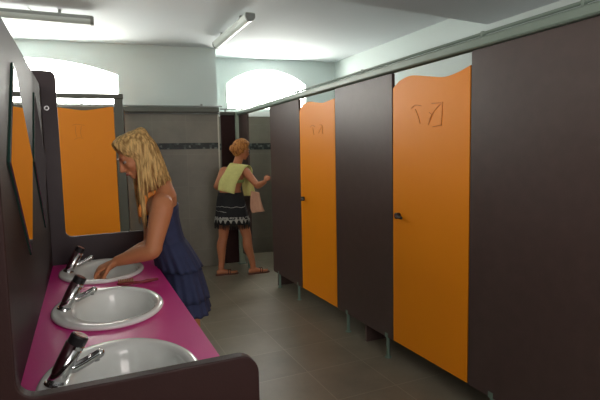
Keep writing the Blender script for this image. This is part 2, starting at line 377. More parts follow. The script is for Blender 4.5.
# ------------------------------------------------------------------ right cubicle row
XP, T = 1.87, 0.024
Z0, Z1 = 0.15, 1.945
def rounded(y0, y1, z0, z1, r=0.012): return arc(y1 - r, z0 + r, r, -90, 0, 3) + arc(y1 - r, z1 - r, r, 0, 90, 3) + arc(y0 + r, z1 - r, r, 90, 180, 3) + arc(y0 + r, z0 + r, r, 180, 270, 3)
def cub_leg(parent, x, y):
    l = link_mesh('leg', mktube([(x, y, 0.006), (x, y, Z0 - 0.0005)], 0.013, 14), 'leg_metal', parent, smooth=False)
    b = bmesh.new(); tube(b, [(x, y, 0.0), (x, y, 0.006)], 0.024, 16)
    link_mesh('foot_plate', b, 'leg_metal', l)
    b = bmesh.new(); box(b, XP - 0.004, XP - 0.0005, y - 0.016, y + 0.016, Z0 - 0.004, Z0 + 0.03)
    link_mesh('clamp', b, 'leg_metal', l, bevel=0.003)
def cub_panel(y0, y1, label, legs):
    t = thing('toilet_screen', label, 'partition panel', (XP + T / 2, (y0 + y1) / 2, 0), 'brown laminate panels of the right cubicle row')
    link_mesh('board', slab(rounded(y0, y1, Z0, Z1), 'X', XP, XP + T), 'laminate', t, bevel=0.0015)
    for y in legs: cub_leg(t, XP + 0.012, y)
    return t
cub_panel(1.19, 1.965, 'dark brown cubicle panel nearest the camera, filling the right side', (1.80, 1.3))
cub_panel(2.675, 3.458, 'dark brown cubicle panel standing between the two orange doors', (2.745, 3.30))
cub_panel(4.165, 4.93, 'dark brown cubicle panel that the person with the towel grips', (4.27, 4.78))
cub_panel(5.72, 6.06, 'narrow dark cubicle panel behind the head of the person with the towel', (5.85,))
def wavy(y0, y1, prof):
    # prof = list of (fraction from y0 (near) to y1 (far), z)
    pts = catmull([(a, z, 0) for a, z in prof], 6)
    top = [(y0 + (y1 - y0) * p.x, p.y) for p in pts]
    return [(y0, 0.152), (y1, 0.152)] + top[::-1]
def lock(t, y, z):
    k = link_mesh('lock_knob', mktube([(XP - 0.004, y, z), (XP - 0.03, y, z), (XP - 0.034, y, z)], [0.02, 0.02, 0.014], 18), 'black', t)
    link_mesh('lever', mktube([(XP - 0.028, y + 0.002, z), (XP - 0.036, y - 0.03, z - 0.004), (XP - 0.036, y - 0.065, z - 0.006)], [0.008, 0.009, 0.010], 10, round_ends=True), 'black', k, smooth=True)
    link_mesh('indicator', mktube([(XP - 0.0343, y, z), (XP - 0.0365, y, z)], 0.006, 12), 'red', k)
def marks(t, strokes, place):
    b = bmesh.new()
    for s in strokes: tube(b, [place(*p) for p in s], 0.0016, 5, sm=3)
    link_mesh('scribble', b, 'pencil', t, label='faint pencil scribble')
def cub_door(y0, y1, label, prof, strokes, place):
    t = thing('cubicle_door', label, 'door', (XP + T / 2, (y0 + y1) / 2, 0.15))
    link_mesh('board', slab(wavy(y0, y1, prof), 'X', XP + 0.002, XP + 0.002 + T * 0.6), 'orange', t, bevel=0.0015)
    lock(t, y1 - 0.075, 1.02)
    marks(t, strokes, place)
    return t
profA = [(0, 1.876), (0.14, 1.854), (0.3, 1.847), (0.5, 1.872), (0.72, 1.899), (0.87, 1.888), (0.96, 1.862), (1, 1.845)]
def plA(x, z): return (XP + 0.0005, x, z)
strA = [[(2.47, 1.70), (2.43, 1.715), (2.375, 1.705)], [(2.43, 1.69), (2.40, 1.64), (2.385, 1.60)], [(2.30, 1.62), (2.25, 1.67), (2.20, 1.70)], [(2.28, 1.71), (2.2, 1.705)], [(2.19, 1.71), (2.19, 1.64), (2.195, 1.58)], [(2.27, 1.575), (2.19, 1.58)], [(2.31, 1.59), (2.28, 1.64), (2.30, 1.66)]]
cub_door(1.975, 2.667, 'large orange wavy-topped cubicle door nearest the camera on the right', profA, strA, plA)
profB = [(0, 1.874), (0.12, 1.868), (0.3, 1.86), (0.5, 1.878), (0.7, 1.898), (0.87, 1.885), (0.96, 1.855), (1, 1.83)]
strB = [[(3.93, 1.67), (3.88, 1.685), (3.83, 1.67)], [(3.87, 1.66), (3.85, 1.60)], [(3.74, 1.68), (3.69, 1.67), (3.68, 1.6)], [(3.76, 1.61), (3.7, 1.66)]]
cub_door(3.468, 4.157, 'narrower looking orange cubicle door, second one back on the right', profB, strB, plA)
# dividers added between the cubicles to darken the gaps under the doors
for y, lb in ((3.05, 'added divider behind the panel between the orange doors'), (4.86, 'added divider beside the last cubicle opening'), (1.55, 'added divider behind the nearest cubicle panel')):
    tag(link_mesh('added_divider', mkbox(XP + T + 0.002, XR - 0.022, y, y + 0.024, 0.0, 1.93), 'laminate', bevel=0.002), lb, 'partition panel', 'added cubicle dividers')
# transverse panel between the end post and the wall corner
t = thing('toilet_screen', 'dark plum panel facing the camera left of the pale post', 'partition panel', (1.75, 6.13, 0))
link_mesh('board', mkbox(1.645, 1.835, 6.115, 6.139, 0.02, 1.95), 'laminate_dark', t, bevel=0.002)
# head rail
t = thing('head_rail', 'long grey-green rail running along the tops of the right cubicles', 'rail', (XP, 3.0, 1.95))
rail_y1 = 6.06
link_mesh('main_tube', slab([(XP - 0.028, 1.956), (XP - 0.018, 1.9475), (XP + 0.03, 1.9475), (XP + 0.038, 1.956), (XP + 0.038, 1.992), (XP + 0.028, 2.0), (XP - 0.012, 2.0), (XP - 0.028, 1.99)], 'Y', -0.3, rail_y1), 'rail', t, bevel=0.003)
link_mesh('thin_pipe', mktube([(XP + 0.01, -0.3, 2.018), (XP + 0.01, rail_y1, 2.018)], 0.009, 10), 'rail', t, smooth=True)
for y in (0.8, 1.36, 1.9, 3.05, 4.2, 5.3): link_mesh('clip', mkbox(XP + 0.0, XP + 0.020, y - 0.008, y + 0.008, 2.0005, 2.029), 'rail', t)
t = thing('end_post', 'pale green square post at the far end of the cubicle rail', 'post', (XP - 0.002, 6.12, 0))
link_mesh('upright', mkbox(XP - 0.032, XP + 0.036, 6.085, 6.15, 0.012, 2.0), 'pale_rail', t, bevel=0.004)
link_mesh('foot_plate', mkbox(XP - 0.045, XP + 0.05, 6.07, 6.165, 0, 0.012), 'leg_metal', t)
t = thing('short_rail', 'short dark rail joining the pale post to the wall corner', 'rail', (1.75, 6.13, 1.95))
link_mesh('tube', mkbox(1.64, 1.837, 6.10, 6.145, 1.951, 1.995), 'olive', t, bevel=0.004)
link_mesh('thin_pipe', mktube([(1.64, 6.12, 2.03), (1.90, 6.12, 2.03)], 0.008, 10), 'lamp_end', t)
link_mesh('clip', mkbox(1.70, 1.72, 6.112, 6.13, 1.9955, 2.03), 'lamp_end', t)

# ------------------------------------------------------------------ left cubicle at the back
def lk(x, y, z):   # local frame of the left cubicle front (askew like the wall)
    c, s = math.cos(A), math.sin(A); return (0.33 + x * c - y * s, 5.14 + x * s + y * c, z)
def lkb(bm):
    for v in bm.verts: v.co = V(lk(*v.co))
    return bm
t = thing('cubicle_door', 'orange cubicle door at the back left, seen through the vanity end panel', 'door', lk(-0.26, 0, 0.15))
pf = [(0, 1.94), (0.12, 1.935), (0.35, 1.915), (0.58, 1.90), (0.8, 1.918), (0.94, 1.933), (1, 1.935)]
pts = catmull([(a, z, 0) for a, z in pf], 6)
ol = [(-0.66, 0.16), (-0.02, 0.16)] + [(-0.66 + 0.64 * p.x, p.y) for p in pts][::-1]
link_mesh('board', lkb(slab(ol, 'Y', 0.004, 0.02)), 'orange', t, bevel=0.0015)
def plL(x, z): return lk(x, 0.0035, z)
marks(t, [[(-0.4, 1.755), (-0.36, 1.765), (-0.29, 1.755)], [(-0.37, 1.75), (-0.375, 1.69), (-0.365, 1.64)], [(-0.32, 1.75), (-0.33, 1.69), (-0.325, 1.64)], [(-0.39, 1.62), (-0.35, 1.635), (-0.31, 1.63)]], plL)
t = thing('cubicle_post', 'grey-green upright closing the left cubicle beside its orange door', 'post', lk(0.035, 0.012, 0))
link_mesh('upright', lkb(mkbox(-0.012, 0.068, -0.012, 0.03, 0.012, 2.012)), 'olive', t, bevel=0.003)
link_mesh('foot_plate', lkb(mkbox(-0.02, 0.076, -0.02, 0.04, 0, 0.012)), 'leg_metal', t)
t = thing('cubicle_rail', 'grey-green rail above the back left orange cubicle door', 'rail', lk(-0.9, 0.01, 2.013))
link_mesh('tube', lkb(mkbox(-1.9, 0.075, -0.015, 0.035, 2.0135, 2.06)), 'olive', t, bevel=0.006)
t = thing('toilet_screen', 'dark panel left of the back left orange door, mostly behind the vanity', 'partition panel', lk(-1.2, 0.01, 0))
b_ = link_mesh('board', lkb(mkbox(-1.85, -0.67, 0.0, 0.024, 0.15, 2.0)), 'laminate', t, bevel=0.002)
for x in (-1.7, -0.8): link_mesh('leg', mktube([lk(x, 0.012, 0), lk(x, 0.012, 0.149)], 0.013, 12), 'leg_metal', t)
tag(link_mesh('cubicle_side_panel', lkb(mkbox(0.02, 0.044, 0.0315, 1.0, 0.15, 1.98)), 'laminate'), 'dark side panel running back from the left cubicle post', 'partition panel')

# ------------------------------------------------------------------ ceiling lamps
def lamp(along, a0, a1, c, label):
    """along 'X' or 'Y'; housing from a0 to a1, centre line c"""
    def P(s, q, z): return (s, c + q, z) if along == 'X' else (c + q, s, z)
    t = thing('ceiling_lamp', label, 'lamp', P((a0 + a1) / 2, 0, CEIL - 0.13))
    def prof(pts, s0, s1):
        bm = bmesh.new(); loft(bm, [[P(s, q, z) for q, z in pts] for s in (s0, s1)]); return bm
    link_mesh('housing', prof([(-0.035, 2.765), (0.035, 2.765), (0.045, 2.75), (0.045, 2.732), (-0.045, 2.732), (-0.045, 2.75)], a0 + 0.01, a1 - 0.01), 'lamp_grey' if along == 'X' else 'lamp_white', t, bevel=0.003)
    cov = [(0.043 * math.cos(math.radians(g)), 2.731 + 0.046 * math.sin(math.radians(g))) for g in range(0, -181, -15)]
    link_mesh('diffuser', prof(cov, a0 + 0.03, a1 - 0.03), 'lamp_white', t, smooth=False)
    for s in (a0, a1 - 0.03): link_mesh('end_cap', prof([(q * 1.12, 2.731 + (z - 2.731) * 1.12) for q, z in cov] + [(-0.046, 2.755), (0.046, 2.755)][::1], s, s + 0.03), 'lamp_end', t, bevel=0.003)
    for f in (0.22, 0.78):
        s = a0 + (a1 - a0) * f
        b = bmesh.new(); loft(b, [[P(s - 0.012, -0.02, z), P(s + 0.012, -0.02, z), P(s + 0.012, 0.02, z), P(s - 0.012, 0.02, z)] for z in (2.7655, CEIL)])
        link_mesh('bracket', b, 'lamp_end', t)
    link_mesh('cable', mktube([P(a0 + (a1 - a0) * 0.55, 0.0, 2.765), P(a0 + (a1 - a0) * 0.6, 0.03, 2.78), P(a0 + (a1 - a0) * 0.58, 0.02, CEIL)], 0.004, 6, sm=4), 'lamp_end', t)
lamp('X', -1.12, 0.175, 5.08, 'fluorescent batten at top left, crossing the room above the vanity')
lamp('Y', 4.42, 5.68, 1.51, 'fluorescent batten at top centre, pointing at the back wall')

# ------------------------------------------------------------------ vanity
CT = 0.852
van = thing('vanity_counter', 'long magenta washbasin counter between dark plum splash and end panels', 'counter', (0.05, 2.08, 0))
def ellipse(cx, cy, a, b, n=48): return [(cx + a * math.cos(2 * PI * i / n), cy + b * math.sin(2 * PI * i / n)) for i in range(n)]
BY = (1.305, 1.98, 2.645); BX = 0.063
bm = bmesh.new(); edges = []
def loop(pts):
    v = [bm.verts.new((p[0], p[1], CT)) for p in pts]; return [bm.edges.new((v[i], v[(i + 1) % len(v)])) for i in range(len(v))]
edges += loop([(-0.178, 1.030), (0.332, 1.030), (0.336, 2.928), (-0.178, 2.928)])
for y in BY: edges += loop(ellipse(BX, y, 0.178, 0.245))
bmesh.ops.triangle_fill(bm, use_beauty=True, use_dissolve=False, edges=edges)
r = bmesh.ops.extrude_face_region(bm, geom=list(bm.faces))
bmesh.ops.translate(bm, verts=[v for v in r['geom'] if isinstance(v, bmesh.types.BMVert)], vec=(0, 0, -0.03))
link_mesh('worktop', bm, 'magenta', van)
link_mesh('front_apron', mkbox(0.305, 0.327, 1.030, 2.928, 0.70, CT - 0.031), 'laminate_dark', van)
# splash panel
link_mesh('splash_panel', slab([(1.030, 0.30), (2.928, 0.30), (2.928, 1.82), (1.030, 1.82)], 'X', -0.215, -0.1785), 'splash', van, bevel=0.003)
def end_panel(y0, y1, xin, z_c0, z_c1, ztop, xw, xl):
    r = 0.035
    sl = math.degrees(math.atan2(z_c1 - z_c0, xw - xin))
    ol = [(xl, 0.0), (xw, 0.0)] + arc(xw - 0.045, z_c1 - 0.045, 0.045, 0, 90 + sl, 8)
    ol += arc(xin + r, z_c0 + r, r, 270 + sl, 180, 8) + arc(xin - 0.03, ztop - 0.03, 0.03, 0, 90, 6) + [(xl, ztop)]
    return slab(ol, 'Y', y0, y1)
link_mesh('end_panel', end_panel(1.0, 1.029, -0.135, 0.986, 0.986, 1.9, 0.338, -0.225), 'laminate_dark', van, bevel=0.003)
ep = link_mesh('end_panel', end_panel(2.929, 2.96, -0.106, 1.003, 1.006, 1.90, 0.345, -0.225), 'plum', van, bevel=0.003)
b = bmesh.new(); bmesh.ops.create_cone(b, cap_ends=True, segments=24, radius1=0.016, radius2=0.013, depth=0.008, matrix=Matrix.Translation((-0.156, 2.924, 1.703)) @ Matrix.Rotation(PI / 2, 4, 'X'))
ft = link_mesh('round_fitting', b, 'chrome', ep)
link_mesh('fitting_core', mktube([(-0.156, 2.9198, 1.703), (-0.156, 2.917, 1.703)], 0.007, 16), 'black', ft)
# mirrors: tilted squares on the splash panel
def mirror(dy, label):
    q = [(1.70, 1.722), (1.462, 1.425), (1.835, 1.112), (2.09, 1.435)]
    q = [(y + dy, z) for y, z in q]
    t = thing('tilted_mirror', label, 'mirror', (-0.178, sum(p[0] for p in q) / 4, min(p[1] for p in q)), 'tilted square mirrors above the basins')
    link_mesh('backing', slab(q, 'X', -0.1782, -0.172), 'mirror_edge', t)
    cy = sum(p[0] for p in q) / 4; cz = sum(p[1] for p in q) / 4
    q2 = [(cy + (y - cy) * 0.975, cz + (z - cz) * 0.975) for y, z in q]
    link_mesh('glass', slab(q2, 'X', -0.1718, -0.1695), 'mirror', t)
mirror(0, 'tilted square mirror reflecting the orange door, nearest the camera')
mirror(0.71, 'tilted square mirror farther along the splash panel, nearly edge-on')

# basins
def basin(cy):
    bm = bmesh.new()
    def E(cx, a, b, z, n=56): return [(cx + a * math.cos(2 * PI * i / n), cy + b * math.sin(2 * PI * i / n), z) for i in range(n)]
    A_, B_ = 0.203, 0.27
    rings = [E(BX, 0.17, 0.235, 0.845), E(BX, 0.172, 0.238, CT + 0.0005), E(BX, A_ - 0.004, B_ - 0.004, CT + 0.0005), E(BX, A_, B_, CT + 0.006), E(BX, A_ - 0.003, B_ - 0.003, CT + 0.013), E(BX, A_ - 0.01, B_ - 0.01, CT + 0.017), E(BX + 0.004, A_ - 0.02, B_ - 0.024, CT + 0.0175),
             E(BX + 0.02, 0.158, 0.222, CT + 0.014), E(BX + 0.024, 0.150, 0.213, CT + 0.006), E(BX + 0.026, 0.146, 0.207, 0.84), E(BX + 0.026, 0.138, 0.193, 0.79), E(BX + 0.024, 0.115, 0.16, 0.745), E(BX + 0.02, 0.075, 0.10, 0.722), E(BX + 0.018, 0.03, 0.03, 0.715), E(BX + 0.018, 0.022, 0.022, 0.712)]
    rings += [E(BX + 0.018, 0.022, 0.022, 0.700), E(BX + 0.02, 0.08, 0.105, 0.708), E(BX + 0.024, 0.125, 0.172, 0.735), E(BX + 0.026, 0.148, 0.205, 0.785), E(BX + 0.01, 0.16, 0.222, 0.835)]
    vr = loft(bm, rings, cap=False)
    n = len(vr[0])
    for i in range(n): j = (i + 1) % n; bm.faces.new((vr[-1][i], vr[-1][j], vr[0][j], vr[0][i]))
    return bm
def make_basin(cy, label):
    t = thing('washbasin', label, 'washbasin', (BX, cy, CT), 'oval washbasins set in the magenta counter')
    link_mesh('bowl', basin(cy), 'ceramic', t, smooth=True)
    b = bmesh.new(); tube(b, [(BX + 0.018, cy, 0.7125), (BX + 0.018, cy, 0.7165)], 0.021, 24); d = link_mesh('drain', b, 'chrome', t)
    b = bmesh.new(); tube(b, [(BX + 0.163, cy, 0.812), (BX + 0.157, cy, 0.814)], 0.009, 16); link_mesh('overflow_ring', b, 'chrome', t)
    return t
bl = ('oval white washbasin nearest the camera, cut off by the near end panel', 'oval white washbasin in the middle, the whole rim in view', 'oval white washbasin farthest back, hands held over it')
b0 = make_basin(BY[0], bl[0])
for k in (1, 2): dup(b0, (0, BY[k] - BY[0], 0), bl[k])

# taps
def make_tap(cy, label):
    bx, bz = -0.094, CT + 0.0175
    d = V((0.50, 0, 0.866)).normalized(); n = V((0.866, 0, -0.50)).normalized(); o = V((bx, cy, bz))
    t = thing('push_tap', label, 'tap', o, 'slanted push taps')
    def S(a, q, y=0.0): return o + d * a + n * q + V((0, y, 0))
    link_mesh('base_ring', mktube([o, o + V((0.002, 0, 0.006))], [0.026, 0.024], 24), 'chrome', t, smooth=False)
    b = bmesh.new(); tube(b, [o + V((0.001, 0, 0.004)), S(0.03, 0.0), S(0.112, 0)], [0.021, 0.0205, 0.0205], 24); body = link_mesh('body', b, 'chrome', t, smooth=True)
    # grip: long half shell on the wall side
    b = bmesh.new(); rings = []
    for a, r in ((0.010, 0.004), (0.016, 0.010), (0.03, 0.0145), (0.06, 0.0165), (0.109, 0.018)):
        c = S(a, -0.0085); rings.append([c + n * (math.cos(2 * PI * k / 20) * r) + V((0, math.sin(2 * PI * k / 20) * r * 1.22, 0)) for k in range(20)])
    loft(b, rings); link_mesh('grip', b, 'maroon', t, smooth=True)
    b = bmesh.new(); tube(b, [S(0.109, -0.002), S(0.112, -0.002), S(0.130, -0.002), S(0.134, -0.002)], [0.021, 0.0225, 0.0225, 0.020], 24); cap = link_mesh('push_cap', b, 'black', t)
    link_mesh('cap_disc', mktube([S(0.1342, -0.002), S(0.136, -0.002)], 0.016, 20), 'brownred', cap)
    link_mesh('collar', mktube([S(0.101, 0), S(0.1085, 0)], 0.0222, 24), 'chrome', t)
    b = bmesh.new(); tube(b, [S(0.050, 0.008), S(0.052, 0.022), S(0.050, 0.022) + V((0.025, 0, 0.010)), o + V((0.108, 0, 0.061))], [0.014, 0.013, 0.012, 0.0115], 18, sm=4, round_ends=True)
    sp_ = link_mesh('spout', b, 'chrome', t, smooth=True)
    link_mesh('aerator', mktube([o + V((0.099, 0, 0.052)), o + V((0.099, 0, 0.043))], 0.008, 14), 'lamp_end', sp_)
    return t
tl = ('slanted chrome tap with dark grip on the nearest basin', 'slanted chrome tap with dark grip on the middle basin', 'slanted chrome tap with dark grip beside the wet hands')
t0 = make_tap(1.315, tl[0])
for k in (1, 2): dup(t0, (0, 0.665 * k, 0), tl[k])

# hairbrush
t = thing('hairbrush', 'dark red hairbrush lying between the middle and far basins', 'hairbrush', (0.17, 2.285, CT))
b = bmesh.new(); ell(b, (0.150, 2.288, CT + 0.013), (1, 0, 0), (0, 1, 0), (0, 0, 1), (0.04, 0.019, 0.009), 24); link_mesh('head', b, 'brush_red', t, smooth=True)
link_mesh('handle', mktube([(0.182, 2.29, CT + 0.011), (0.215, 2.296, CT + 0.009), (0.25, 2.302, CT + 0.009), (0.29, 2.31, CT + 0.010)], [0.007, 0.006, 0.008, 0.006], 12, sm=4, round_ends=True), 'brush_red', t, smooth=True)
b = bmesh.new()
for i in range(-4, 5):
    for j in (-1, 0, 1):
        x = 0.150 + i * 0.0075; y = 2.288 + j * 0.008
        tube(b, [(x, y, CT + 0.019), (x, y, CT + 0.031)], 0.0022, 5)
o = link_mesh('bristles', b, 'bristle', t); o['kind'] = 'stuff'

# ------------------------------------------------------------------ people helpers
def remeshed(name, bm, m, base, voxel=0.006, smooth=4):
    me = bpy.data.meshes.new('tmp'); bmesh.ops.recalc_face_normals(bm, faces=bm.faces); bm.to_mesh(me); bm.free()
    o = bpy.data.objects.new('tmp', me); C.objects.link(o)
    r = o.modifiers.new('r', 'REMESH'); r.mode = 'VOXEL'; r.voxel_size = voxel; r.use_smooth_shade = True
    s = o.modifiers.new('s', 'SMOOTH'); s.factor = 0.5; s.iterations = smooth
    dg = bpy.context.evaluated_depsgraph_get(); dg.update()
    new = bpy.data.meshes.new_from_object(o.evaluated_get(dg))
    bpy.data.objects.remove(o)
    new.transform(Matrix.Translation(-V(base))); new.name = name
    new.materials.clear(); new.materials.append(M[m])
    for p in new.polygons: p.use_smooth = True
    ob = bpy.data.objects.new(name, new); C.objects.link(ob); ob.location = base
    return ob
def eloft(bm, rings, seg=28):
    """rings: (centre, half-width vector u, half-depth vector v)"""
    R_ = []
    for c, u, v in rings:
        c, u, v = V(c), V(u), V(v)
        R_.append([c + u * math.cos(2 * PI * k / seg) + v * math.sin(2 * PI * k / seg) for k in range(seg)])
    loft(bm, R_)
def hand(bm, wrist, d, palm_n, side, curl=0.5, s=1.0, spread=0.10):
    """wrist point, d = direction of hand, palm_n = palm normal (fingers curl toward it), side=+1/-1 thumb side along d x palm_n"""
    d = V(d).normalized(); pn = V(palm_n); pn = (pn - d * pn.dot(d)).normalized(); w = d.cross(pn).normalized() * side   # w points to thumb side
    wrist = V(wrist)
    R_ = []
    for a, hw, ht in ((-0.01, 0.025, 0.019), (0.015, 0.028, 0.017), (0.045, 0.037, 0.015), (0.075, 0.040, 0.0135), (0.09, 0.036, 0.011)):
        R_.append((wrist + d * a * s, w * hw * s, pn * ht * s))
    eloft(bm, R_, 20)
    tips = []
    for i, (off, L) in enumerate(((0.028, 0.070), (0.0095, 0.080), (-0.0095, 0.074), (-0.027, 0.058))):
        b0 = wrist + d * 0.082 * s + w * off * s
        dirr = (d + w * (off * spread * 30)).normalized(); pts = [b0 - dirr * 0.02 * s, b0]; ang = 0
        for f, c in ((0.45, 0.7), (0.3, 1.0), (0.25, 0.7)):
            ang += curl * c; q = dirr * math.cos(ang) + pn * math.sin(ang); pts.append(pts[-1] + q * L * f * s)
        tube(bm, pts, [0.009 * s, 0.0092 * s, 0.0084 * s, 0.0078 * s, 0.0064 * s], 10, sm=3, round_ends=True); tips.append(pts[-1])
    b0 = wrist + d * 0.02 * s + w * 0.02 * s
    pts = [b0, b0 + (d * 0.5 + w * 0.8).normalized() * 0.035 * s, b0 + (d * 0.75 + w * 0.75 + pn * 0.3).normalized() * 0.065 * s, b0 + (d * 0.95 + w * 0.6 + pn * 0.5).normalized() * 0.09 * s]
    tube(bm, pts, [0.013 * s, 0.0115 * s, 0.0095 * s, 0.0078 * s], 10, sm=3, round_ends=True)
    return tips
def head(bm, c, f, u, s=1.0):
    c, f, u = V(c), V(f).normalized(), V(u); u = (u - f * u.dot(f)).normalized(); r = f.cross(u)
    P = lambda a, b, k: c + (r * a + f * b + u * k) * s
    def e(p, rr): ell(bm, p, r, f, u, tuple(x * s for x in rr), 22)
    e(P(0, -0.012, 0.028), (0.072, 0.092, 0.082))             # cranium
    e(P(0, 0.03, -0.02), (0.062, 0.062, 0.075))               # face
    e(P(0, 0.04, -0.078), (0.036, 0.042, 0.030))              # jaw
    e(P(0, 0.072, -0.093), (0.018, 0.018, 0.016))             # chin
    e(P(0, 0.078, 0.022), (0.045, 0.014, 0.014))              # brow
    for sx in (-1, 1):
        e(P(sx * 0.036, 0.062, -0.028), (0.022, 0.022, 0.022))  # cheek
        e(P(sx * 0.074, -0.002, -0.008), (0.008, 0.018, 0.030)) # ear
    tube(bm, [P(0, 0.088, 0.012), P(0, 0.102, -0.018), P(0, 0.112, -0.034)], [0.008 * s, 0.010 * s, 0.012 * s], 10, sm=3, round_ends=True)
    e(P(0, 0.097, -0.040), (0.017, 0.014, 0.009))
    e(P(0, 0.088, -0.061), (0.022, 0.012, 0.008)); e(P(0, 0.085, -0.072), (0.020, 0.012, 0.008))
    return P, r, f, u
def face_parts(body, P, r, f, u, s=1.0):
    for sx in (-1, 1):
        b = bmesh.new(); ell(b, P(sx * 0.031, 0.0755, -0.002), r, f, u, (0.0135 * s, 0.010 * s, 0.0085 * s), 16); e = link_mesh('eye', b, 'eye', body, smooth=True)
        b = bmesh.new(); ell(b, P(sx * 0.031, 0.085, -0.005), r, f, u, (0.0058 * s, 0.002 * s, 0.0055 * s), 12); link_mesh('iris', b, 'iris', e, smooth=True)
        b = bmesh.new(); tube(b, [P(sx * 0.013, 0.092, 0.022), P(sx * 0.03, 0.091, 0.027), P(sx * 0.048, 0.079, 0.021)], [0.0022, 0.003, 0.0018], 8, sm=3); link_mesh('eyebrow', b, 'brownred', body, smooth=True)
    b = bmesh.new(); tube(b, [P(-0.021, 0.0935, -0.066), P(0, 0.1005, -0.064), P(0.021, 0.0935, -0.066)], [0.003, 0.006, 0.003], 10, sm=4); link_mesh('lips', b, 'lips', body, smooth=True)
def foot(bm, ankle, d, L=0.235):
    d = V(d).normalized(); s = V((-d.y, d.x, 0)); a = V(ankle)
    h = a.copy(); h.z = 0.0
    R_ = []
    for t, hw, hh, zc in ((-0.055, 0.022, 0.02, 0.038), (-0.03, 0.030, 0.034, 0.044), (0.02, 0.033, 0.034, 0.046), (0.08, 0.039, 0.022, 0.034), (0.13, 0.042, 0.014, 0.027), (0.16, 0.038, 0.010, 0.024), (0.178, 0.026, 0.008, 0.022)):
        R_.append((h + d * t + V((0, 0, zc)), s * hw, V((0, 0, hh))))
    eloft(bm, R_, 20)
    for i, o_ in enumerate((0.024, 0.008, -0.006, -0.018, -0.029)):
        L_ = (0.198, 0.19, 0.183, 0.174, 0.163)[i]
        tube(bm, [h + d * 0.15 + s * o_ + V((0, 0, 0.024)), h + d * L_ + s * o_ + V((0, 0, 0.022))], [0.010 if i else 0.013, 0.008 if i else 0.011], 8, round_ends=True)
def lockhair(bm, pts, r, flat=0.55, seg=6): tube(bm, pts, r, seg, sm=4, flat=flat)

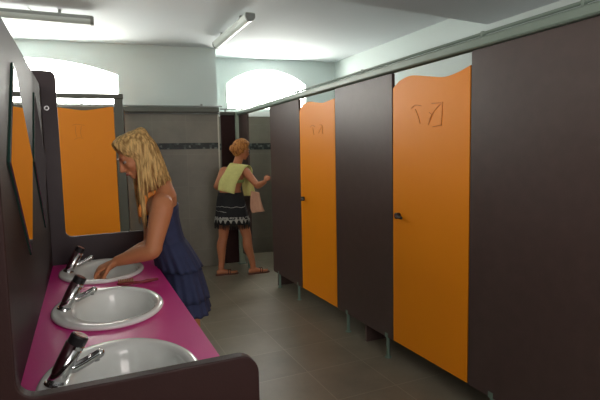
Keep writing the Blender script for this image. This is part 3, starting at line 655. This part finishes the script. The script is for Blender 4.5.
# ------------------------------------------------------------------ person at the far basin
def person_blonde():
    bm = bmesh.new()
    Yv = V((0, 1, 0)); Y0 = 2.62
    hc = (0.250, Y0 - 0.04, 1.448); fw = V((-0.85, -0.10, -0.52)); up = V((-0.5, -0.03, 0.87))
    P, r, f, u = head(bm, hc, fw, up, 0.94)
    # torso
    R_ = []
    for x, z, hw, hd, tilt in ((0.450, 0.80, 0.155, 0.085, 0.1), (0.438, 0.88, 0.160, 0.086, 0.1), (0.408, 0.96, 0.143, 0.078, 0.15), (0.386, 1.03, 0.124, 0.074, 0.2), (0.370, 1.10, 0.134, 0.078, 0.25), (0.364, 1.16, 0.150, 0.086, 0.3), (0.368, 1.21, 0.160, 0.082, 0.35), (0.366, 1.25, 0.130, 0.070, 0.4), (0.366, 1.29, 0.085, 0.056, 0.5)):
        R_.append(((x, Y0, z), Yv * hw, V((math.cos(tilt), 0, math.sin(tilt))) * hd))
    eloft(bm, R_, 32)
    tube(bm, [(0.365, Y0, 1.22), (0.335, Y0 - 0.01, 1.300), (0.285, Y0 - 0.03, 1.37), (0.27, Y0 - 0.04, 1.42)], [0.062, 0.05, 0.05, 0.055], 18, sm=3, round_ends=True)
    # arms: near (left) and far (right)
    nsh = V((0.350, Y0 - 0.172, 1.195)); nel = V((0.285, Y0 - 0.235, 0.985)); nwr = V((0.130, Y0 - 0.13, 0.930))
    fsh = V((0.350, Y0 + 0.160, 1.185)); fel = V((0.325, Y0 + 0.15, 0.945)); fwr = V((0.145, Y0 + 0.03, 0.895))
    for a, b, c in ((nsh, nel, nwr), (fsh, fel, fwr)):
        tube(bm, [a.lerp(V((0.35, Y0, 1.2)), 0.35), a, a.lerp(b, 0.3), a.lerp(b, 0.7), b], [0.047, 0.055, 0.053, 0.045, 0.041], 18, sm=3, round_ends=True)
        tube(bm, [a.lerp(b, 0.85), b, b.lerp(c, 0.3), b.lerp(c, 0.7), c], [0.040, 0.042, 0.041, 0.033, 0.026], 18, sm=3, round_ends=True)
    tn = hand(bm, nwr, V((-0.86, 0.12, -0.34)), V((-0.35, 0.15, -1)), 1, curl=0.78, s=1.06, spread=0.04)
    tf = hand(bm, fwr, V((-0.80, -0.35, -0.38)), V((-0.3, -0.3, -1)), -1, curl=0.5, s=0.92)
    # legs
    for sy in (-1, 1):
        hp = V((0.450, Y0 + sy * 0.080, 0.82)); kn = V((0.475, Y0 + sy * 0.095, 0.46)); an = V((0.51, Y0 + sy * 0.10, 0.07))
        tube(bm, [hp + V((0, 0, 0.04)), hp, hp.lerp(kn, 0.35), hp.lerp(kn, 0.75), kn], [0.070, 0.076, 0.074, 0.06, 0.052], 20, sm=3, round_ends=True)
        tube(bm, [kn, kn.lerp(an, 0.3) + V((0.012, 0, 0)), kn.lerp(an, 0.7), an], [0.05, 0.054, 0.038, 0.032], 20, sm=3, round_ends=True)
        foot(bm, an, (-1, sy * 0.15, 0))
    body = remeshed('person', bm, 'skin', (0.48, Y0, 0.0), 0.0055, 3)
    tag(body, 'person with long blonde hair in a strapless navy dress washing hands at the far basin', 'person')
    face_parts(body, P, r, f, u, 0.94)
    # hair
    bm = bmesh.new()
    Ph = lambda a, b, k: V(hc) + (r * a + f * b + u * k) * 0.94
    ell(bm, Ph(0, -0.020, 0.032), r, f, u, (0.078, 0.090, 0.084), 28)
    ell(bm, Ph(0, -0.060, -0.03), r, f, u, (0.055, 0.045, 0.075), 22)
    rnd = random.Random(3)
    for sgn in (-1, 1):         # r = f x u ; sgn=-1 or 1 covers both sides
        for layer in range(3):
            for i in range(52):
                ph = (i + rnd.random() * 0.8) / 52        # 0 at temple, 1 at back centre
                ang = math.radians(40 + ph * 140)
                part = Ph(sgn * 0.006, 0.060 - 0.10 * ph + rnd.uniform(-.006, .006), 0.118 - 0.022 * abs(ph - .35) + rnd.uniform(0, .004))
                R1 = 0.082 + layer * 0.004
                side = Ph(sgn * R1 * math.sin(ang) * 0.98, -0.012 + 0.096 * math.cos(ang), 0.045)
                mid0 = Ph(sgn * R1 * math.sin(ang) * 0.66, -0.01 + 0.092 * math.cos(ang) + 0.01 * (1 - ph), 0.098)
                low = Ph(sgn * R1 * math.sin(ang) * 1.0, -0.022 + 0.10 * math.cos(ang) * (0.9 if ph > .4 else 0.75), -0.03)
                ysgn = 1 if (r * sgn).y > 0 else -1
                e_front = V((0.272, Y0 + ysgn * 0.105, 1.10 if ph < 0.12 else 1.235)); e_back = V((0.415, Y0 + ysgn * 0.02, 1.27))
                wq = min(1, max(0, (ph - 0.18) / 0.6)); end = e_front.lerp(e_back, wq)
                if 0.1 < wq < 0.9: end.z += 0.05 * math.sin(PI * wq); end.y += ysgn * 0.045 * math.sin(PI * wq)
                end += V((rnd.uniform(-.014, .014), rnd.uniform(-.015, .015), rnd.uniform(-.035, .035)))
                mid = low.lerp(end, 0.5) + V((-0.006 * wq, ysgn * 0.012, 0.01)) + V((rnd.uniform(-.004, .004), rnd.uniform(-.004, .004), 0))
                rr = 0.006 + 0.0025 * rnd.random()
                lockhair(bm, [part, mid0, side, low, mid, end], [rr * .7, rr, rr * 1.1, rr * 1.05, rr, rr * 0.2])
    link_mesh('hair', bm, 'blonde', body, smooth=True)
    # swim strap at the neck
    bm = bmesh.new(); tube(bm, [(0.345, Y0 - 0.075, 1.262), (0.285, Y0 - 0.095, 1.232), (0.262, Y0 - 0.10, 1.18), (0.268, Y0 - 0.08, 1.14)], [0.010, 0.014, 0.02, 0.024], 10, sm=4, flat=0.5)
    link_mesh('swim_strap', bm, 'orange_cloth', body, smooth=True)
    # dress
    seg = 96
    def ring(x, z, hw, hd, tilt, ruf=0.0, k=17, ph=0.0):
        out = []
        for i in range(seg):
            a = 2 * PI * i / seg; q = 1 + ruf * (math.sin(k * a + ph) * 0.6 + math.sin((k * 0.5 // 1) * a + ph * 2) * 0.4)
            out.append(V((x, Y0, z)) + Yv * (hw * math.cos(a) * q) + V((math.cos(tilt), 0, math.sin(tilt))) * (hd * math.sin(a) * q))
        return out
    bm = bmesh.new()
    vr = loft(bm, [ring(0.362, 1.160, 0.150, 0.088, 0.3), ring(0.363, 1.160, 0.159, 0.095, 0.3, .01), ring(0.366, 1.135, 0.154, 0.092, 0.3, .01), ring(0.371, 1.10, 0.144, 0.086, 0.25, .015), ring(0.387, 1.03, 0.134, 0.082, 0.2, .015), ring(0.398, 0.98, 0.143, 0.083, 0.15, .015), ring(0.412, 0.94, 0.160, 0.088, 0.12, .02), ring(0.440, 0.88, 0.176, 0.100, 0.1, .02), ring(0.458, 0.74, 0.175, 0.106, 0.05, .02)], cap=False)
    dr = link_mesh('dress', bm, 'navy', body, smooth=True)
    for (z0, z1, x0, x1, w0, w1, d0, d1, ph) in ((0.99, 0.845, 0.398, 0.448, 0.146, 0.222, 0.084, 0.118, 0.3), (0.88, 0.69, 0.446, 0.466, 0.176, 0.244, 0.096, 0.128, 1.7), (0.73, 0.615, 0.460, 0.468, 0.200, 0.250, 0.106, 0.130, 2.9)):
        bm = bmesh.new(); rs = []
        for j in range(9):
            q = j / 8; rs.append(ring(x0 + (x1 - x0) * q, z0 + (z1 - z0) * q, w0 + (w1 - w0) * q ** .8, d0 + (d1 - d0) * q ** .8, 0.12 * (1 - q), 0.006 + 0.055 * q, 17, ph))
        rs.append([p + (V((0.465, Y0, p.z)) - p) * 0.03 + V((0, 0, 0.002)) for p in rs[-1]])
        rs += [[p + (V((0.465, Y0, p.z)) - p) * 0.04 for p in rs[5]]]
        loft(bm, rs, cap=False)
        link_mesh('ruffle', bm, 'navy', dr, smooth=True)
person_blonde()

# ------------------------------------------------------------------ person with the towel
def person_towel():
    bm = bmesh.new()
    fa = V((0.84, 0.54, 0)).normalized(); lf = V((-fa.y, fa.x, 0))     # facing and her left
    hc = V((1.722, 5.50, 1.500)); fw = V((0.88, 0.34, -0.22)).normalized(); up = V((0.22, 0.05, 0.97))
    P, r, f, u = head(bm, hc, fw, up, 0.98)
    R_ = []
    for x, y, z, hw, hd in ((1.575, 5.53, 0.80, 0.165, 0.115), (1.572, 5.53, 0.90, 0.17, 0.12), (1.572, 5.53, 0.98, 0.148, 0.105), (1.578, 5.53, 1.05, 0.132, 0.092), (1.595, 5.53, 1.13, 0.148, 0.098), (1.615, 5.53, 1.21, 0.162, 0.10), (1.635, 5.525, 1.27, 0.158, 0.08), (1.648, 5.52, 1.305, 0.10, 0.06)):
        R_.append(((x, y, z), lf * hw, fa * hd))
    eloft(bm, R_, 30)
    tube(bm, [(1.64, 5.525, 1.27), (1.672, 5.515, 1.35), (1.69, 5.505, 1.42), (1.70, 5.50, 1.47)], [0.06, 0.052, 0.05, 0.052], 18, sm=3, round_ends=True)
    ctr = V((1.63, 5.525, 1.26))
    rs = ctr - lf * 0.165 + V((0.0, 0, -0.01)); re = V((1.815, 5.23, 1.085)); rw = V((1.825, 5.025, 1.135))
    ls = ctr + lf * 0.165 + V((0, 0, -0.01)); le = V((1.43, 5.60, 1.075)); lw = V((1.56, 5.70, 1.02))
    for a, b, c in ((rs, re, rw), (ls, le, lw)):
        tube(bm, [a.lerp(ctr, 0.35), a, a.lerp(b, 0.3), a.lerp(b, 0.7), b], [0.045, 0.052, 0.046, 0.039, 0.036], 18, sm=3, round_ends=True)
        tube(bm, [a.lerp(b, 0.85), b, b.lerp(c, 0.3), b.lerp(c, 0.7), c], [0.034, 0.036, 0.037, 0.029, 0.023], 18, sm=3, round_ends=True)
    hand(bm, rw, V((-0.06, -0.45, 0.25)), V((1, -0.1, 0)), 1, curl=0.7, s=0.80)
    hand(bm, lw, V((0.7, 0.2, -0.35)), V((0.2, -0.8, -0.3)), -1, curl=0.6, s=0.9)
    legs = ((V((1.535, 5.61, 0.84)), V((1.495, 5.62, 0.46)), V((1.455, 5.62, 0.085)), V((1, -0.05, 0))), (V((1.635, 5.45, 0.84)), V((1.745, 5.47, 0.47)), V((1.82, 5.50, 0.085)), V((1, 0.05, 0))))
    for hp, kn, an, fd in legs:
        tube(bm, [hp + V((0, 0, 0.04)), hp, hp.lerp(kn, 0.35), hp.lerp(kn, 0.75), kn], [0.078, 0.085, 0.08, 0.064, 0.055], 20, sm=3, round_ends=True)
        cf = V((-0.015, 0, 0))
        tube(bm, [kn, kn.lerp(an, 0.3) + cf, kn.lerp(an, 0.7), an], [0.053, 0.057, 0.040, 0.033], 20, sm=3, round_ends=True)
        foot(bm, an, fd)
    body = remeshed('person', bm, 'skin2', (1.6, 5.53, 0.0), 0.006, 3)
    tag(body, 'person with ginger hair tied up, yellow-green towel and black skirt, reaching to a cubicle', 'person')
    face_parts(body, P, r, f, u, 0.98)
    for v in body.data.vertices: pass
    # hair: cap, bun and combed-back locks
    bm = bmesh.new(); Ph = lambda a, b, k: hc + (r * a + f * b + u * k) * 0.98
    ell(bm, Ph(0, -0.028, 0.034), r, f, u, (0.086, 0.100, 0.092), 28)
    ell(bm, Ph(0, -0.065, -0.025), r, f, u, (0.066, 0.058, 0.070), 22)
    ell(bm, Ph(0, -0.112, -0.015), r, f, u, (0.050, 0.046, 0.052), 20)
    rnd = random.Random(5)
    for i in range(70):
        a = rnd.uniform(-1, 1); an = a * 1.75
        s0 = Ph(0.083 * math.sin(an), 0.055 - 0.03 * abs(a), 0.02 + 0.092 * math.cos(an * 0.62))
        s1 = Ph(0.094 * math.sin(an), -0.025, 0.036 + 0.094 * math.cos(an))
        s2 = Ph(0.068 * math.sin(an), -0.090, 0.010 + 0.074 * math.cos(an)); s3 = Ph(0.04 * math.sin(an), -0.125, -0.012 + 0.042 * math.cos(an))
        q = rnd.uniform(0.006, 0.010); lockhair(bm, [s0, s1, s2, s3], [q * .6, q, q, q * .7])
    for i in range(14):
        a = 2 * PI * i / 14; c = Ph(0, -0.122, -0.015)
        pts = [c + (r * math.cos(a + t) * 0.035 + u * math.sin(a + t) * 0.038) * (1 - 0.1 * t) - f * (0.01 + 0.012 * t) for t in (0, 0.7, 1.4, 2.1)]
        lockhair(bm, pts, [0.004, 0.009, 0.009, 0.004])
    link_mesh('hair', bm, 'ginger', body, smooth=True)
    # bikini band
    seg = 60
    def ring(x, y, z, hw, hd, ruf=0.0, k=13, ph=0):
        out = []
        for i in range(seg):
            a = 2 * PI * i / seg; q = 1 + ruf * math.sin(k * a + ph)
            out.append(V((x, y, z)) + lf * (hw * math.cos(a) * q) + fa * (hd * math.sin(a) * q))
        return out
    bm = bmesh.new(); loft(bm, [ring(1.598, 5.53, 1.115, 0.148, 0.100), ring(1.599, 5.53, 1.118, 0.155, 0.107), ring(1.607, 5.53, 1.15, 0.161, 0.110), ring(1.608, 5.53, 1.153, 0.15, 0.10)], cap=False)
    link_mesh('swim_top', bm, 'bikini', body, smooth=True)
    # skirt
    bm = bmesh.new()
    rs_ = [ring(1.573, 5.53, 1.005, 0.150, 0.107), ring(1.573, 5.53, 1.003, 0.159, 0.116), ring(1.573, 5.53, 0.95, 0.172, 0.128, .01), ring(1.575, 5.53, 0.88, 0.188, 0.14, .012), ring(1.578, 5.53, 0.78, 0.205, 0.155, .02), ring(1.582, 5.53, 0.70, 0.218, 0.166, .03), ring(1.585, 5.53, 0.635, 0.228, 0.172, .035), ring(1.585, 5.53, 0.635, 0.222, 0.166, .035), ring(1.58, 5.53, 0.80, 0.195, 0.147, .02)]
    loft(bm, rs_, cap=False); sk = link_mesh('skirt', bm, 'skirt', body, smooth=True)
    bm = bmesh.new(); base_r = ring(1.584, 5.53, 0.637, 0.226, 0.170, .035)
    for i in range(seg):
        p = base_r[i]; q = p.lerp(base_r[(i + 1) % seg], 0.5); L = 0.045 + 0.02 * rnd.random()
        for a_ in (p, q): tube(bm, [a_, a_ + V((rnd.uniform(-.004, .004), rnd.uniform(-.004, .004), -L))], [0.004, 0.002], 4)
    o = link_mesh('fringe', bm, 'black', sk); o['kind'] = 'stuff'
    # white pointed print along the hem, one row of triangles hugging the cloth
    bm = bmesh.new()
    hi = ring(1.583, 5.53, 0.695, 0.2205, 0.168, .03); lo = ring(1.585, 5.53, 0.640, 0.2295, 0.1735, .035)
    cen = V((1.584, 5.53, 0))
    def outw(p, d): return p + (V((p.x, p.y, 0)) - cen).normalized() * d
    low = [lo[k].lerp(hi[k], 0.15 if k % 3 == 1 else 0.9) for k in range(seg)]
    loft(bm, [[outw(p, 0.001) for p in hi], [outw(p, 0.004) for p in hi], [outw(p, 0.004) for p in low], [outw(p, 0.001) for p in low]], cap=False)
    link_mesh('hem_print', bm, 'skirt_white', sk, label='row of white points above the fringe')
    # sandals
    for hp, kn, an, fd in legs:
        d = fd.normalized(); s = V((-d.y, d.x, 0)); h = V((an.x, an.y, 0)); bm = bmesh.new(); n = 20; ol = []
        for t_, w_ in ((-0.07, 0.010), (-0.062, 0.026), (-0.03, 0.034), (0.03, 0.034), (0.09, 0.043), (0.15, 0.047), (0.19, 0.038), (0.208, 0.018)): ol.append((t_, w_))
        pts2 = [(t_, w_) for t_, w_ in ol] + [(t_, -w_) for t_, w_ in ol[::-1]]
        for z in (0.0, 0.0125):
            pass
        lofts = [[h + d * t_ + s * w_ + V((0, 0, z)) for t_, w_ in pts2] for z in (0.0, 0.014)]
        loft(bm, lofts); so = link_mesh('sandal', bm, 'sandal', body)
        bm = bmesh.new()
        for t_ in (0.075, 0.10): tube(bm, [h + d * t_ + s * 0.044 + V((0, 0, 0.012)), h + d * (t_ + 0.01) + s * 0.03 + V((0, 0, 0.050)), h + d * (t_ + 0.012) + V((0, 0, 0.062)), h + d * (t_ + 0.01) - s * 0.03 + V((0, 0, 0.050)), h + d * t_ - s * 0.044 + V((0, 0, 0.012))], 0.006, 8, sm=4)
        link_mesh('strap', bm, 'sandal', so, smooth=True)
    # towel over the shoulder, both ends hanging
    def cloth(rows, m, name, label, cat, thick=0.010):
        bm = bmesh.new(); F = []; nr = len(rows)
        cols = 14
        top = []
        for i, (a, b, wv) in enumerate(rows):
            a, b = V(a), V(b); row = []
            for j in range(cols + 1):
                q = j / cols; p = a.lerp(b, q)
                p += V((-0.2, -1, 0)) * (wv * math.sin(q * PI * 3 + i * 0.35)); row.append(p)
            top.append(row)
        sm_rows = []
        for j in range(cols + 1): sm_rows.append(catmull([top[i][j] for i in range(nr)], 5))
        n2 = len(sm_rows[0]); grid = [[bm.verts.new(sm_rows[j][i]) for j in range(cols + 1)] for i in range(n2)]
        for i in range(n2 - 1):
            for j in range(cols): bm.faces.new((grid[i][j], grid[i][j + 1], grid[i + 1][j + 1], grid[i + 1][j]))
        o = link_mesh(name, bm, m, None, smooth=True)
        sd = o.modifiers.new('thick', 'SOLIDIFY'); sd.thickness = thick; sd.offset = 0
        return tag(o, label, cat)
    cloth([((1.395, 5.40, 1.045), (1.555, 5.30, 1.00), 0.009), ((1.42, 5.41, 1.15), (1.59, 5.31, 1.12), 0.007), ((1.475, 5.42, 1.23), (1.655, 5.32, 1.22), 0.004), ((1.535, 5.445, 1.315), (1.70, 5.345, 1.28), 0.003), ((1.59, 5.50, 1.345), (1.765, 5.385, 1.315), 0.002), ((1.68, 5.535, 1.32), (1.815, 5.42, 1.275), 0.003), ((1.715, 5.53, 1.20), (1.825, 5.43, 1.19), 0.005), ((1.72, 5.52, 1.05), (1.835, 5.42, 1.04), 0.007), ((1.735, 5.51, 0.955), (1.855, 5.41, 0.95), 0.007)],
          'towel', 'hanging_towel', 'yellow-green towel slung over the shoulder of the person by the cubicle', 'towel')
    cloth([((1.775, 5.36, 1.02), (1.865, 5.33, 1.00), 0.004), ((1.765, 5.36, 0.92), (1.885, 5.33, 0.90), 0.006), ((1.76, 5.36, 0.83), (1.915, 5.33, 0.80), 0.008), ((1.78, 5.36, 0.76), (1.93, 5.33, 0.775), 0.006)],
          'peach_cloth', 'hanging_cloth', 'small peach cloth hanging below the yellow-green towel', 'cloth', 0.006)
person_towel()
